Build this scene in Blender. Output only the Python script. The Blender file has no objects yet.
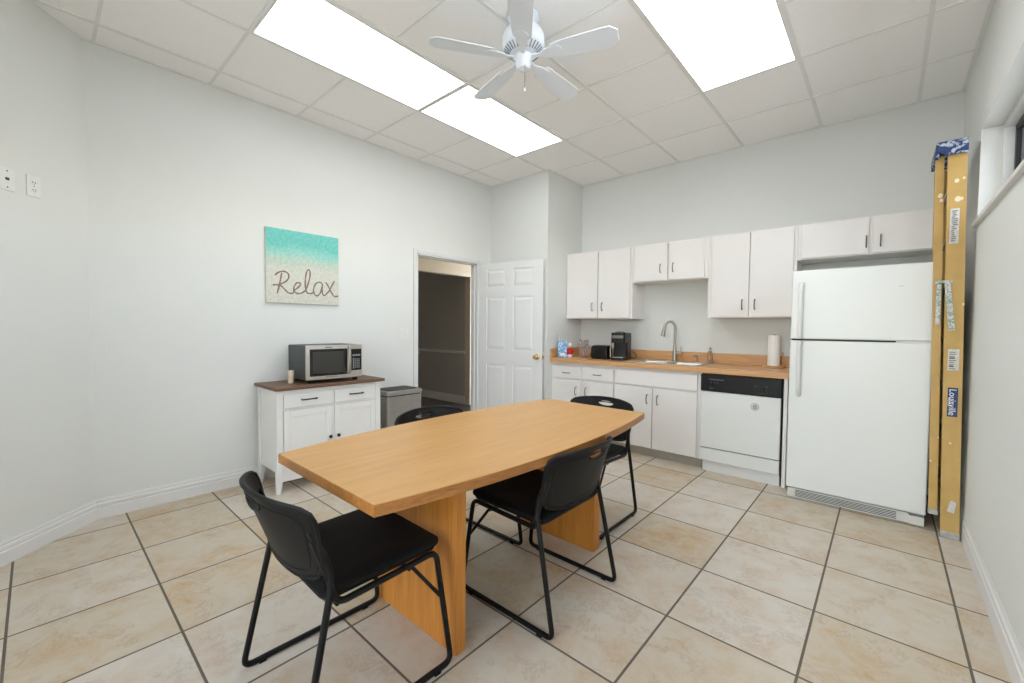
import bpy, bmesh, math, random
from mathutils import Vector, Matrix
random.seed(7)
PI = math.pi
C = bpy.context.scene.collection

# ------------------------------------------------------------------ materials
def lin(c):
    return tuple((x/12.92 if x <= .04045 else ((x+.055)/1.055)**2.4) for x in [v/255 for v in c]) + (1,)

def base_mat(name):
    m = bpy.data.materials.new(name); m.use_nodes = True
    nt = m.node_tree; b = nt.nodes['Principled BSDF']
    return m, nt, b

def N(nt, t, **kw):
    n = nt.nodes.new(t)
    for k, v in kw.items(): setattr(n, k, v)
    return n

def mat(name, rgb, rough=.5, metal=0., var=.04, scale=12., bump=0., bscale=120., spec=None, coat=0., trans=0., ior=None):
    """plain paint / metal / plastic: base colour with a faint procedural mottling"""
    m, nt, b = base_mat(name)
    tc = N(nt, 'ShaderNodeTexCoord'); no = N(nt, 'ShaderNodeTexNoise')
    no.inputs['Scale'].default_value = scale; no.inputs['Detail'].default_value = 3
    nt.links.new(tc.outputs['Object'], no.inputs['Vector'])
    r = N(nt, 'ShaderNodeValToRGB'); c = lin(rgb)
    r.color_ramp.elements[0].position = .3; r.color_ramp.elements[1].position = .7
    r.color_ramp.elements[0].color = tuple(x*(1-var) for x in c[:3])+(1,)
    r.color_ramp.elements[1].color = tuple(min(1, x*(1+var)) for x in c[:3])+(1,)
    nt.links.new(no.outputs['Fac'], r.inputs['Fac']); nt.links.new(r.outputs['Color'], b.inputs['Base Color'])
    b.inputs['Roughness'].default_value = rough; b.inputs['Metallic'].default_value = metal
    if spec is not None: b.inputs['Specular IOR Level'].default_value = spec
    if coat: b.inputs['Coat Weight'].default_value = coat
    if trans: b.inputs['Transmission Weight'].default_value = trans
    if ior: b.inputs['IOR'].default_value = ior
    if bump:
        n2 = N(nt, 'ShaderNodeTexNoise'); n2.inputs['Scale'].default_value = bscale; n2.inputs['Detail'].default_value = 4
        nt.links.new(tc.outputs['Object'], n2.inputs['Vector'])
        bp = N(nt, 'ShaderNodeBump'); bp.inputs['Strength'].default_value = bump; bp.inputs['Distance'].default_value = .004
        nt.links.new(n2.outputs['Fac'], bp.inputs['Height']); nt.links.new(bp.outputs['Normal'], b.inputs['Normal'])
    return m

def wood(name, c1, c2, axis, rough=.4, scale=1., coat=0., contrast=(.35, .65), fine=.5):
    """grain stretched along one axis (0 x, 1 y, 2 z)"""
    m, nt, b = base_mat(name)
    tc = N(nt, 'ShaderNodeTexCoord'); mp = N(nt, 'ShaderNodeMapping')
    s = [26*scale]*3; s[axis] = 1.6*scale; mp.inputs['Scale'].default_value = s
    nt.links.new(tc.outputs['Object'], mp.inputs['Vector'])
    n1 = N(nt, 'ShaderNodeTexNoise'); n1.inputs['Scale'].default_value = 1.0; n1.inputs['Detail'].default_value = 5; n1.inputs['Distortion'].default_value = .6
    nt.links.new(mp.outputs['Vector'], n1.inputs['Vector'])
    mp2 = N(nt, 'ShaderNodeMapping'); s2 = [170*scale]*3; s2[axis] = 7*scale; mp2.inputs['Scale'].default_value = s2
    nt.links.new(tc.outputs['Object'], mp2.inputs['Vector'])
    n2 = N(nt, 'ShaderNodeTexNoise'); n2.inputs['Scale'].default_value = 1.0; n2.inputs['Detail'].default_value = 3
    nt.links.new(mp2.outputs['Vector'], n2.inputs['Vector'])
    mx = N(nt, 'ShaderNodeMix'); mx.inputs[0].default_value = fine
    nt.links.new(n1.outputs['Fac'], mx.inputs[2]); nt.links.new(n2.outputs['Fac'], mx.inputs[3])
    r = N(nt, 'ShaderNodeValToRGB'); r.color_ramp.elements[0].position, r.color_ramp.elements[1].position = contrast
    r.color_ramp.elements[0].color = lin(c1); r.color_ramp.elements[1].color = lin(c2)
    nt.links.new(mx.outputs[0], r.inputs['Fac']); nt.links.new(r.outputs['Color'], b.inputs['Base Color'])
    b.inputs['Roughness'].default_value = rough
    if coat: b.inputs['Coat Weight'].default_value = coat; b.inputs['Coat Roughness'].default_value = .25
    return m

def emit(name, rgb, strength):
    m, nt, b = base_mat(name)
    b.inputs['Base Color'].default_value = lin(rgb)
    b.inputs['Emission Color'].default_value = lin(rgb); b.inputs['Emission Strength'].default_value = strength
    return m

def tile_floor():
    m, nt, b = base_mat('stone_look_tile')
    L = nt.links.new
    S = .479; X0, Y0 = 2.607, 3.248
    tc = N(nt, 'ShaderNodeTexCoord'); mp = N(nt, 'ShaderNodeMapping')
    mp.inputs['Location'].default_value = (-X0/S + 40, -Y0/S + 40, 0); mp.inputs['Scale'].default_value = (1/S, 1/S, 1/S)
    L(tc.outputs['Object'], mp.inputs['Vector'])
    sp = N(nt, 'ShaderNodeSeparateXYZ'); L(mp.outputs['Vector'], sp.inputs[0])
    def math_(op, a, b_=None, c=None):
        n = N(nt, 'ShaderNodeMath', operation=op)
        for i, v in enumerate((a, b_, c)):
            if v is None: continue
            if isinstance(v, (int, float)): n.inputs[i].default_value = v
            else: L(v, n.inputs[i])
        return n.outputs[0]
    fl, ed = [], []
    for ax in (0, 1):
        o = sp.outputs[ax]; f = math_('FRACT', o); fl.append(math_('FLOOR', o))
        ed.append(math_('MINIMUM', f, math_('SUBTRACT', 1.0, f)))
    e = math_('MINIMUM', ed[0], ed[1])                        # distance to the nearest joint, in tiles
    cid = N(nt, 'ShaderNodeCombineXYZ'); L(fl[0], cid.inputs[0]); L(fl[1], cid.inputs[1])
    wn = N(nt, 'ShaderNodeTexWhiteNoise', noise_dimensions='3D'); L(cid.outputs[0], wn.inputs['Vector'])
    sc = N(nt, 'ShaderNodeVectorMath', operation='SCALE'); sc.inputs['Scale'].default_value = 7.; L(wn.outputs['Color'], sc.inputs[0])
    ad = N(nt, 'ShaderNodeVectorMath', operation='ADD'); L(tc.outputs['Object'], ad.inputs[0]); L(sc.outputs[0], ad.inputs[1])
    n1 = N(nt, 'ShaderNodeTexNoise'); n1.inputs['Scale'].default_value = 5.5; n1.inputs['Detail'].default_value = 8; n1.inputs['Roughness'].default_value = .72; n1.inputs['Distortion'].default_value = .35
    L(ad.outputs[0], n1.inputs['Vector'])
    r = N(nt, 'ShaderNodeValToRGB'); cr = r.color_ramp
    cr.elements[0].position = .26; cr.elements[0].color = lin((194, 158, 116))
    cr.elements[1].position = .72; cr.elements[1].color = lin((212, 205, 190))
    a = cr.elements.new(.40); a.color = lin((203, 180, 148))
    a = cr.elements.new(.52); a.color = lin((207, 194, 172))
    L(n1.outputs['Fac'], r.inputs['Fac'])
    # thin darker veins
    n2 = N(nt, 'ShaderNodeTexNoise'); n2.inputs['Scale'].default_value = 7.5; n2.inputs['Detail'].default_value = 9; n2.inputs['Roughness'].default_value = .75; n2.inputs['Distortion'].default_value = .8
    ad2 = N(nt, 'ShaderNodeVectorMath', operation='ADD'); L(ad.outputs[0], ad2.inputs[0]); ad2.inputs[1].default_value = (11, 5, 3); L(ad2.outputs[0], n2.inputs['Vector'])
    v = math_('ABSOLUTE', math_('SUBTRACT', n2.outputs['Fac'], .5))
    vr = N(nt, 'ShaderNodeMapRange'); vr.inputs['From Min'].default_value = 0; vr.inputs['From Max'].default_value = .03; vr.inputs['To Min'].default_value = .30; vr.inputs['To Max'].default_value = 0
    L(v, vr.inputs['Value'])
    n3 = N(nt, 'ShaderNodeTexNoise'); n3.inputs['Scale'].default_value = 6.; n3.inputs['Detail'].default_value = 4; L(ad.outputs[0], n3.inputs['Vector'])
    vm = math_('MULTIPLY', vr.outputs[0], math_('GREATER_THAN', n3.outputs['Fac'], .54))
    mx = N(nt, 'ShaderNodeMix', data_type='RGBA'); L(vm, mx.inputs[0]); L(r.outputs['Color'], mx.inputs[6]); mx.inputs[7].default_value = lin((140, 106, 76))
    # tile to tile tone
    hv = N(nt, 'ShaderNodeHueSaturation'); 
    L(mx.outputs[2], hv.inputs['Color'])
    vv = N(nt, 'ShaderNodeMapRange'); vv.inputs['To Min'].default_value = .84; vv.inputs['To Max'].default_value = .96; L(wn.outputs['Value'], vv.inputs['Value']); L(vv.outputs[0], hv.inputs['Value'])
    ss = N(nt, 'ShaderNodeMapRange'); ss.inputs['To Min'].default_value = .6; ss.inputs['To Max'].default_value = 1.12; L(wn.outputs['Value'], ss.inputs['Value'])
    ss.inputs['From Min'].default_value = 1; ss.inputs['From Max'].default_value = 0; L(ss.outputs[0], hv.inputs['Saturation'])
    g = N(nt, 'ShaderNodeMapRange'); g.inputs['From Min'].default_value = .0085; g.inputs['From Max'].default_value = .0110; L(e, g.inputs['Value'])
    mg = N(nt, 'ShaderNodeMix', data_type='RGBA'); L(g.outputs[0], mg.inputs[0]); mg.inputs[6].default_value = lin((104, 95, 84)); L(hv.outputs[0], mg.inputs[7])
    L(mg.outputs[2], b.inputs['Base Color'])
    rr = N(nt, 'ShaderNodeMapRange'); rr.inputs['To Min'].default_value = .9; rr.inputs['To Max'].default_value = .42; L(g.outputs[0], rr.inputs['Value']); L(rr.outputs[0], b.inputs['Roughness'])
    h = math_('ADD', g.outputs[0], math_('MULTIPLY', n1.outputs['Fac'], .25))
    bp = N(nt, 'ShaderNodeBump'); bp.inputs['Strength'].default_value = .35; bp.inputs['Distance'].default_value = .003; L(h, bp.inputs['Height']); L(bp.outputs[0], b.inputs['Normal'])
    return m

def beach_print():
    m, nt, b = base_mat('beach_print')
    L = nt.links.new
    tc = N(nt, 'ShaderNodeTexCoord'); sp = N(nt, 'ShaderNodeSeparateXYZ'); L(tc.outputs['Object'], sp.inputs[0])
    no = N(nt, 'ShaderNodeTexNoise'); no.inputs['Scale'].default_value = 5; no.inputs['Detail'].default_value = 6; L(tc.outputs['Object'], no.inputs['Vector'])
    ml = N(nt, 'ShaderNodeMath', operation='MULTIPLY_ADD'); ml.inputs[1].default_value = .12; L(no.outputs['Fac'], ml.inputs[0]); L(sp.outputs[2], ml.inputs[2])
    r = N(nt, 'ShaderNodeValToRGB'); cr = r.color_ramp
    mr = N(nt, 'ShaderNodeMapRange'); mr.inputs['From Min'].default_value = -.30; mr.inputs['From Max'].default_value = .36; L(ml.outputs[0], mr.inputs['Value'])
    cr.elements[0].position = 0; cr.elements[0].color = lin((198, 199, 186))
    cr.elements[1].position = 1; cr.elements[1].color = lin((112, 196, 188))
    for p, c in ((.5, (204, 204, 192)), (.60, (190, 200, 184)), (.66, (176, 202, 188)), (.74, (140, 202, 190)), (.84, (108, 192, 182))):
        a = cr.elements.new(p); a.color = lin(c)
    L(mr.outputs[0], r.inputs['Fac'])
    n2 = N(nt, 'ShaderNodeTexNoise'); n2.inputs['Scale'].default_value = 45; n2.inputs['Detail'].default_value = 5; L(tc.outputs['Object'], n2.inputs['Vector'])
    mx = N(nt, 'ShaderNodeMix', data_type='RGBA', blend_type='OVERLAY'); mx.inputs[0].default_value = .35
    L(r.outputs['Color'], mx.inputs[6]); L(n2.outputs['Fac'], mx.inputs[7]); L(mx.outputs[2], b.inputs['Base Color'])
    b.inputs['Roughness'].default_value = .7
    return m

def splatter(name, c1, c2, scale=18, thr=.5):
    m, nt, b = base_mat(name); L = nt.links.new
    tc = N(nt, 'ShaderNodeTexCoord'); no = N(nt, 'ShaderNodeTexNoise'); no.inputs['Scale'].default_value = scale; no.inputs['Detail'].default_value = 3; no.inputs['Distortion'].default_value = 1.5
    L(tc.outputs['Object'], no.inputs['Vector'])
    r = N(nt, 'ShaderNodeValToRGB'); r.color_ramp.elements[0].position = thr-.02; r.color_ramp.elements[1].position = thr+.02
    r.color_ramp.elements[0].color = lin(c1); r.color_ramp.elements[1].color = lin(c2)
    L(no.outputs['Fac'], r.inputs['Fac']); L(r.outputs['Color'], b.inputs['Base Color']); b.inputs['Roughness'].default_value = .6
    return m

M = {
 'wall': mat('eggshell_wall_paint', (219, 221, 217), .7, var=.012, scale=1.5, bump=.25, bscale=70),
 'ceil': mat('ceiling_tile_board', (243, 242, 240), .9, var=.012, scale=60, bump=.3, bscale=220),
 'tee': mat('ceiling_grid_metal', (226, 226, 223), .5, var=.01),
 'trim': mat('white_trim_paint', (222, 222, 220), .4, var=.01, scale=4),
 'jamb': mat('white_jamb_paint', (214, 216, 214), .45, var=.01),
 'floor': tile_floor(),
 'darkfloor': wood('dark_plank_floor', (50, 42, 36), (76, 65, 56), 0, .45),
 'taupe': mat('taupe_wall_paint', (168, 163, 155), .8, var=.02, scale=3),
 'beige': mat('beige_wall_paint', (196, 182, 160), .8, var=.02, scale=3),
 'cab': mat('white_cabinet_laminate', (226, 223, 220), .42, var=.012, scale=3),
 'cabin': mat('cabinet_kick_grey', (176, 170, 160), .7, var=.03),
 'door': mat('white_door_paint', (222, 223, 222), .4, var=.01, scale=4),
 'sidewhite': mat('white_furniture_paint', (226, 225, 221), .45, var=.012, scale=5),
 'appl': mat('white_appliance_enamel', (221, 224, 220), .3, var=.008, scale=200),
 'applh': mat('white_appliance_plastic', (218, 219, 216), .4, var=.01),
 'blk': mat('black_plastic', (14, 14, 15), .38, spec=.35, var=.1),
 'blkpanel': mat('black_control_panel', (17, 18, 17), .45, spec=.3, var=.08),
 'rod': mat('black_powder_coat', (9, 9, 10), .4, spec=.3, var=.1, metal=.0),
 'shell': mat('charcoal_moulded_plastic', (17, 17, 17), .5, spec=.25, var=.05, scale=30, bump=.05, bscale=400),
 'vinyl': mat('black_padded_vinyl', (8, 8, 9), .7, spec=.3, var=.06, scale=30, bump=.1, bscale=300),
 'steel': mat('brushed_stainless_steel', (212, 208, 201), .36, metal=1., var=.05, scale=30),
 'bin': mat('brushed_bin_steel', (172, 170, 167), .36, metal=.9, var=.05, scale=20),
 'nickel': mat('brushed_nickel', (172, 166, 156), .32, metal=1., var=.04, scale=40),
 'brass': mat('polished_brass', (206, 180, 130), .25, metal=1., var=.04),
 'pewter': mat('pewter_pull_metal', (120, 116, 110), .35, metal=.9, var=.05),
 'bronze': mat('black_bronze_pull', (28, 26, 25), .4, metal=.3, var=.05),
 'mwbody': mat('grey_microwave_shell', (62, 67, 66), .45, metal=.3, var=.03),
 'mwglass': mat('dark_oven_glass', (30, 30, 29), .12, var=.05),
 'ovenmesh': mat('oven_window_mesh', (52, 52, 49), .3, var=.05, scale=300),
 'lcd': mat('silver_keypad_plate', (150, 155, 158), .4, metal=.4),
 'oak': wood('oak_laminate_along', (186, 138, 74), (205, 158, 94), 1, .38, coat=.12, contrast=(.30, .70)),
 'oakedge': wood('oak_edge_band', (146, 94, 44), (182, 126, 66), 1, .4),
 'oakleg': wood('oak_laminate_upright', (180, 112, 40), (208, 142, 62), 2, .42, scale=.7),
 'butcher': wood('butcher_block_laminate', (184, 132, 82), (212, 168, 118), 0, .34, scale=.8, coat=.2, contrast=(.33, .67)),
 'walnut': wood('brown_sideboard_top', (88, 62, 44), (126, 94, 68), 1, .5),
 'fibre': mat('yellow_fibreglass', (190, 156, 90), .5, var=.08, scale=9, bump=.05),
 'alum': mat('scuffed_aluminium', (180, 182, 180), .4, metal=.85, var=.15, scale=40),
 'spread': splatter('paint_spotted_spreader', (140, 160, 150), (205, 205, 200), 60),
 'cap': splatter('blue_cap_paint_spattered', (28, 56, 104), (176, 186, 198), 20, .54),
 'paintspot': mat('dried_white_paint', (226, 214, 190), .8),
 'label': mat('worn_white_label', (205, 203, 196), .6, var=.1, scale=60),
 'ink': mat('grey_print', (96, 96, 98), .7),
 'lblue': mat('navy_label', (32, 56, 104), .5),
 'lwhite': mat('white_print', (235, 235, 235), .6),
 'plate': mat('white_wall_plate', (224, 225, 222), .4, var=.005),
 'slot': mat('dark_socket_slot', (52, 52, 50), .6),
 'fan': mat('white_fan_enamel', (226, 233, 240), .4, var=.01),
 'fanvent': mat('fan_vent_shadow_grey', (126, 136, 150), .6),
 'paper': mat('white_paper_towel', (236, 234, 230), .9, var=.02, bump=.3, bscale=300),
 'card': mat('kraft_card', (222, 206, 180), .8),
 'bluebox': splatter('pale_blue_print', (112, 160, 204), (206, 226, 240), 30, .55),
 'red': mat('red_felt', (196, 36, 32), .8), 'white': mat('white_felt', (232, 228, 222), .9),
 'darkfelt': mat('dark_felt', (40, 42, 50), .9),
 'silver': mat('silver_glitter', (160, 146, 138), .4, metal=.3, var=.8, scale=120),
 'canvas': mat('white_canvas_side', (205, 207, 200), .8),
 'print': beach_print(), 'script': mat('brown_sand_script', (132, 108, 100), .8, var=.2, scale=80),
 'mesh': mat('dark_grille_slots', (46, 46, 44), .6),
 'grille': mat('grey_grille_plastic', (206, 206, 200), .5),
 'blkframe': mat('black_window_frame', (22, 24, 27), .4),
 'diff': emit('acrylic_light_diffuser', (249, 251, 255), 4.7),
 'roomfill': emit('room_fill_glow', (255, 248, 238), 20.0),  # glow of the lamp added to brighten the far room
 'halltrim': mat('pale_hall_trim', (214, 210, 204), .5, var=.01),
 'hallfill': emit('hall_fill_glow', (255, 240, 218), 13.0),  # glow of the unseen lamp added for the hall
 'liquid': mat('pinkish_soap', (198, 168, 160), .3),
 'outside': mat('pale_bounce_ground', (214, 212, 206), .9, var=.05, scale=2),  # made pale so the ground bounces daylight up to the ceiling
}
g, nt, b = base_mat('clear_glass'); b.inputs['Base Color'].default_value = (.95, .98, .98, 1); b.inputs['Transmission Weight'].default_value = 1; b.inputs['Roughness'].default_value = .02; b.inputs['IOR'].default_value = 1.35
no = N(nt, 'ShaderNodeTexNoise'); no.inputs['Scale'].default_value = 5
bp = N(nt, 'ShaderNodeBump'); bp.inputs['Strength'].default_value = .02; nt.links.new(no.outputs['Fac'], bp.inputs['Height']); nt.links.new(bp.outputs[0], b.inputs['Normal'])
M['glass'] = g
g, nt, b = base_mat('window_glass'); nt.nodes.remove(b)
tr = N(nt, 'ShaderNodeBsdfTransparent'); gl = N(nt, 'ShaderNodeBsdfGlossy'); gl.inputs['Roughness'].default_value = .03; fr_ = N(nt, 'ShaderNodeFresnel'); fr_.inputs['IOR'].default_value = 1.3
mx_ = N(nt, 'ShaderNodeMixShader'); nt.links.new(fr_.outputs[0], mx_.inputs[0]); nt.links.new(tr.outputs[0], mx_.inputs[1]); nt.links.new(gl.outputs[0], mx_.inputs[2]); nt.links.new(mx_.outputs[0], nt.nodes['Material Output'].inputs[0])
tr.inputs['Color'].default_value = (.95, .95, .95, 1)
M['pane'] = g

# ------------------------------------------------------------------ mesh helpers
class B:
    """collects shapes; build() links them as ONE mesh object"""
    def __init__(s): s.bm = bmesh.new()
    def box(s, x0, x1, y0, y1, z0, z1, rot=None):
        vs = [s.bm.verts.new((x, y, z)) for x in (x0, x1) for y in (y0, y1) for z in (z0, z1)]
        if rot:
            for v in vs: v.co = rot @ v.co
        for f in ((0, 1, 3, 2), (4, 6, 7, 5), (0, 4, 5, 1), (2, 3, 7, 6), (0, 2, 6, 4), (1, 5, 7, 3)):
            s.bm.faces.new([vs[i] for i in f])
        return s
    def loft(s, rings, close=True, cap=True):
        R = [[s.bm.verts.new(p) for p in r] for r in rings]; n = len(R[0])
        for a, b_ in zip(R[:-1], R[1:]):
            for i in range(n if close else n-1):
                j = (i+1) % n; s.bm.faces.new([a[i], a[j], b_[j], b_[i]])
        if cap and close:
            s.bm.faces.new(R[0][::-1]); s.bm.faces.new(R[-1])
        return s
    def prism(s, poly, z0, z1, T=None):
        r0 = [Vector((x, y, z0)) for x, y in poly]; r1 = [Vector((x, y, z1)) for x, y in poly]
        if T: r0 = [T @ p for p in r0]; r1 = [T @ p for p in r1]
        return s.loft([r0, r1])
    def lathe(s, prof, c=(0, 0, 0), seg=28, T=None):
        rings = []
        for r, z in prof:
            ring = [Vector((max(r, 1e-4)*math.cos(2*PI*i/seg), max(r, 1e-4)*math.sin(2*PI*i/seg), z)) for i in range(seg)]
            if T: ring = [T @ p for p in ring]
            rings.append([p + Vector(c) for p in ring])
        return s.loft(rings)
    def tube(s, pts, r, seg=10, flat=1.):
        pts = [Vector(p) for p in pts]; rings = []
        t = (pts[1]-pts[0]).normalized(); up = Vector((0, 0, 1)) if abs(t.z) < .9 else Vector((1, 0, 0))
        u = t.cross(up).normalized()
        for i, p in enumerate(pts):
            a = pts[max(i-1, 0)]; c = pts[min(i+1, len(pts)-1)]; t = (c-a).normalized()
            u = (u - t*u.dot(t)).normalized(); v = t.cross(u)
            rr = r[i] if isinstance(r, (list, tuple)) else r
            rings.append([p + u*rr*math.cos(2*PI*k/seg) + v*rr*flat*math.sin(2*PI*k/seg) for k in range(seg)])
        return s.loft(rings)
    def torus(s, pts, r, seg=8):
        pts = [Vector(p) for p in pts]; n = len(pts); rings = []
        u = None
        for i, p in enumerate(pts):
            t = (pts[(i+1) % n]-pts[i-1]).normalized()
            if u is None: u = t.cross(Vector((0, 0, 1)) if abs(t.z) < .9 else Vector((1, 0, 0))).normalized()
            u = (u - t*u.dot(t)).normalized(); v = t.cross(u)
            rings.append([p + u*r*math.cos(2*PI*k/seg) + v*r*math.sin(2*PI*k/seg) for k in range(seg)])
        rings.append([q.copy() for q in rings[0]])
        s.loft(rings, cap=False); bmesh.ops.remove_doubles(s.bm, verts=s.bm.verts, dist=1e-6)
        return s
    def build(s, name, m, parent=None, smooth=False, bevel=0., seg=2, world=True):
        bmesh.ops.recalc_face_normals(s.bm, faces=s.bm.faces)
        me = bpy.data.meshes.new(name); s.bm.to_mesh(me); s.bm.free()
        o = bpy.data.objects.new(name, me); C.objects.link(o); me.materials.append(M[m] if isinstance(m, str) else m)
        if parent: o.parent = parent
        if bevel:
            d = o.modifiers.new('bevel', 'BEVEL'); d.width = bevel; d.segments = seg; d.limit_method = 'ANGLE'; d.angle_limit = math.radians(40)
            d.harden_normals = False
        if smooth:
            for p in me.polygons: p.use_smooth = True
            try: me.set_sharp_from_angle(angle=math.radians(38))
            except Exception: pass
        return o

def fillet(pts, r, n=6):
    pts = [Vector(p) for p in pts]; out = [pts[0]]
    for i in range(1, len(pts)-1):
        p, a, c = pts[i], pts[i-1], pts[i+1]
        rr = r[i] if isinstance(r, (list, tuple)) else r
        d = min(rr, (a-p).length*.49, (c-p).length*.49)
        s_, e_ = p+(a-p).normalized()*d, p+(c-p).normalized()*d
        for k in range(n+1):
            t = k/n; out.append(s_*(1-t)**2 + p*2*t*(1-t) + e_*t*t)
    out.append(pts[-1]); return out

def rrect(x0, x1, y0, y1, r, n=5):
    o = []
    for cx, cy, a in ((x1-r, y1-r, 0), (x0+r, y1-r, 90), (x0+r, y0+r, 180), (x1-r, y0+r, 270)):
        for k in range(n+1):
            t = math.radians(a+90*k/n); o.append((cx+r*math.cos(t), cy+r*math.sin(t)))
    return o

def empty(name, loc, rz=0.):
    o = bpy.data.objects.new(name, None); C.objects.link(o); o.location = loc; o.rotation_euler = (0, 0, rz); o.empty_display_size = .1
    return o
def tag(o, label, cat, group=None, kind=None):
    o['label'] = label; o['category'] = cat
    if group: o['group'] = group
    if kind: o['kind'] = kind
    return o
def struct(o, label, cat='room'):
    o['kind'] = 'structure'; o['label'] = label; o['category'] = cat; return o
def kids(o): return [c for c in bpy.data.objects if c.parent == o]
def copy_tree(o, parent=None):
    ch = kids(o); c = o.copy(); C.objects.link(c); c.parent = parent
    for k in ch: copy_tree(k, c)
    return c
def text(name, body, size, m, parent, T, extrude=.0006):
    cu = bpy.data.curves.new(name, 'FONT'); cu.body = body; cu.size = size; cu.extrude = extrude; cu.align_x = 'CENTER'; cu.align_y = 'CENTER'
    o = bpy.data.objects.new(name, cu); C.objects.link(o); dg = bpy.context.evaluated_depsgraph_get(); me = bpy.data.meshes.new_from_object(o.evaluated_get(dg)); me.name = name
    bpy.data.objects.remove(o); o = bpy.data.objects.new(name, me); C.objects.link(o); o.parent = parent
    if not me.materials: me.materials.append(M[m])
    o.matrix_local = T
    return o
def frame_T(o, x, y):
    """matrix with text running along x, up along y, standing at o"""
    x = Vector(x).normalized(); y = Vector(y).normalized(); z = x.cross(y)
    return Matrix.Translation(Vector(o)) @ Matrix((x, y, z)).transposed().to_4x4()

# ------------------------------------------------------------------ the room
W, YB, H = 4.155, 4.545, 3.02       # room width, back wall, ceiling height
YP, XP = 3.835, .898                # chase (boxed-out corner) front and side
DC = .23                            # where the left wall meets the angled wall
YR = -1.7                           # wall behind the photographer
D0, D1, DH = 2.712, 3.618, 2.04      # hall doorway in the left wall
T_ = .10
struct(B().box(-.12, W+.16, YR-.12, YB+.12, -.05, 0).build('floor', 'floor'), 'square beige stone-look floor tiles with dark grout', 'floor')
struct(B().box(-.02, W+.16, YR-.12, YB+.12, H, H+.08).build('ceiling', 'ceil'), 'suspended ceiling of off-white square panels', 'ceiling')
wl = B().box(-T_, 0, -.2, D0, 0, H).box(-T_, 0, D1, YP+.02, 0, H).box(-T_, 0, D0, D1, DH, H)
struct(wl.build('wall_left', 'wall'), 'off-white left wall with the hall doorway', 'wall')
q = math.hypot(1, 1)
wd = B().prism([(0, DC), (0, DC-.17), (DC-YR-.17, YR), (DC-YR, YR)], 0, H)
struct(wd.build('wall_angled', 'wall'), 'off-white angled wall at the far left of the photo', 'wall')
struct(B().box(-T_, XP, YP, YB+.12, 0, H).build('wall_chase', 'wall'), 'boxed-out white wall corner behind the open door', 'wall')
struct(B().box(XP, W+.16, YB, YB+.12, 0, H).build('wall_back', 'wall'), 'off-white back wall behind the kitchen cabinets', 'wall')
RX0, RX1, RZ0, RZ1 = 2.05, 4.00, .35, 2.55
struct(B().box(DC-YR-.2, RX0, YR-.12, YR, 0, H).box(RX1, W+.16, YR-.12, YR, 0, H).box(RX0, RX1, YR-.12, YR, 0, RZ0).box(RX0, RX1, YR-.12, YR, RZ1, H).build('wall_rear', 'wall'), 'off-white wall behind the photographer', 'wall')
WY0, WY1, WZ0, WZ1 = .05, 3.69, 1.90, 2.44
wr = B().box(W, W+.16, YR, YB, 0, WZ0).box(W, W+.16, YR, YB, WZ1, H).box(W, W+.16, WY1, YB, WZ0, WZ1).box(W, W+.16, YR, WY0, WZ0, WZ1)
struct(wr.build('wall_right', 'wall'), 'off-white right wall with a high recessed window', 'wall')

# baseboards: stepped profile run along a wall
def baseboard(name, a, b_, nrm, label, h=.128):
    a, b_ = Vector(a+(0,)), Vector(b_+(0,)); n = Vector(nrm+(0,)).normalized()
    k = h/.128
    prof = [(0, 0), (.016, 0), (.016, .070*k), (.011, .076*k), (.015, .082*k), (.015, .098*k), (.009, .106*k), (.012, .112*k), (.009, h-.004), (.009, h), (0, h)]
    bb = B().loft([[p + n*d + Vector((0, 0, z)) for d, z in prof] for p in (a, b_)])
    return struct(bb.build(name, 'trim'), label, 'baseboard')
baseboard('baseboard_left', (0, DC), (0, D0-.045), (1, 0), 'white moulded baseboard along the left wall')
baseboard('baseboard_angled', (0.003, DC-.003), (DC-YR, YR), (1, 1), 'white moulded baseboard along the angled wall')
baseboard('baseboard_right', (W+.008, YR), (W+.008, YB), (-1, 0), 'white moulded baseboard along the right wall', .155)
baseboard('baseboard_chase', (0, YP), (XP-.0, YP), (0, -1), 'white baseboard behind the open door')

# ceiling grid: tees on a 2 ft module
G = .6096; GX0, GY0 = .252, 3.32
grid = B()
for k in range(7):
    x = GX0+G*k; w_ = .011
    grid.box(x-w_, x+w_, YR, YB, H-.006, H+.001)
for j in range(-8, 2):
    y = GY0+G*j; grid.box(0, W, y-.008, y+.008, H-.005, H+.001)
for x0, x1, y0, y1 in ((0, .02, DC, YP), (W-.02, W, YR, YB), (XP, W, YB-.02, YB), (0, XP, YP-.02, YP), (XP, XP+.02, YP, YB)):
    grid.box(x0, x1, y0, y1, H-.006, H+.001)
gt = grid.build('ceiling_grid', 'tee', bpy.data.objects['ceiling'])
def ceiling_light(kx, jy, label):
    x0, x1, y0, y1 = GX0+G*kx+.011, GX0+G*(kx+1)-.011, GY0+G*jy+.008, GY0+G*(jy+2)-.008
    t = tag(empty('ceiling_light', ((x0+x1)/2, (y0+y1)/2, H-.006)), label, 'ceiling light', 'recessed ceiling light panels')
    hx, hy = (x1-x0)/2, (y1-y0)/2
    fr = B().box(-hx, -hx+.012, -hy, hy, -.004, .006).box(hx-.012, hx, -hy, hy, -.004, .006).box(-hx+.012, hx-.012, -hy, -hy+.012, -.004, .006).box(-hx+.012, hx-.012, hy-.012, hy, -.004, .006)
    fr.build('frame', 'tee', t)
    B().box(-hx+.012, hx-.012, -hy+.012, hy-.012, -.003, .004).build('diffuser', 'diff', t)
ceiling_light(1, -4, 'long glowing white light panel, nearest the left wall at the top')
ceiling_light(1, -2, 'glowing white light panel just beyond the fan, farther along the left row')
ceiling_light(4, -2, 'glowing white light panel on the right side of the ceiling')
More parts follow.
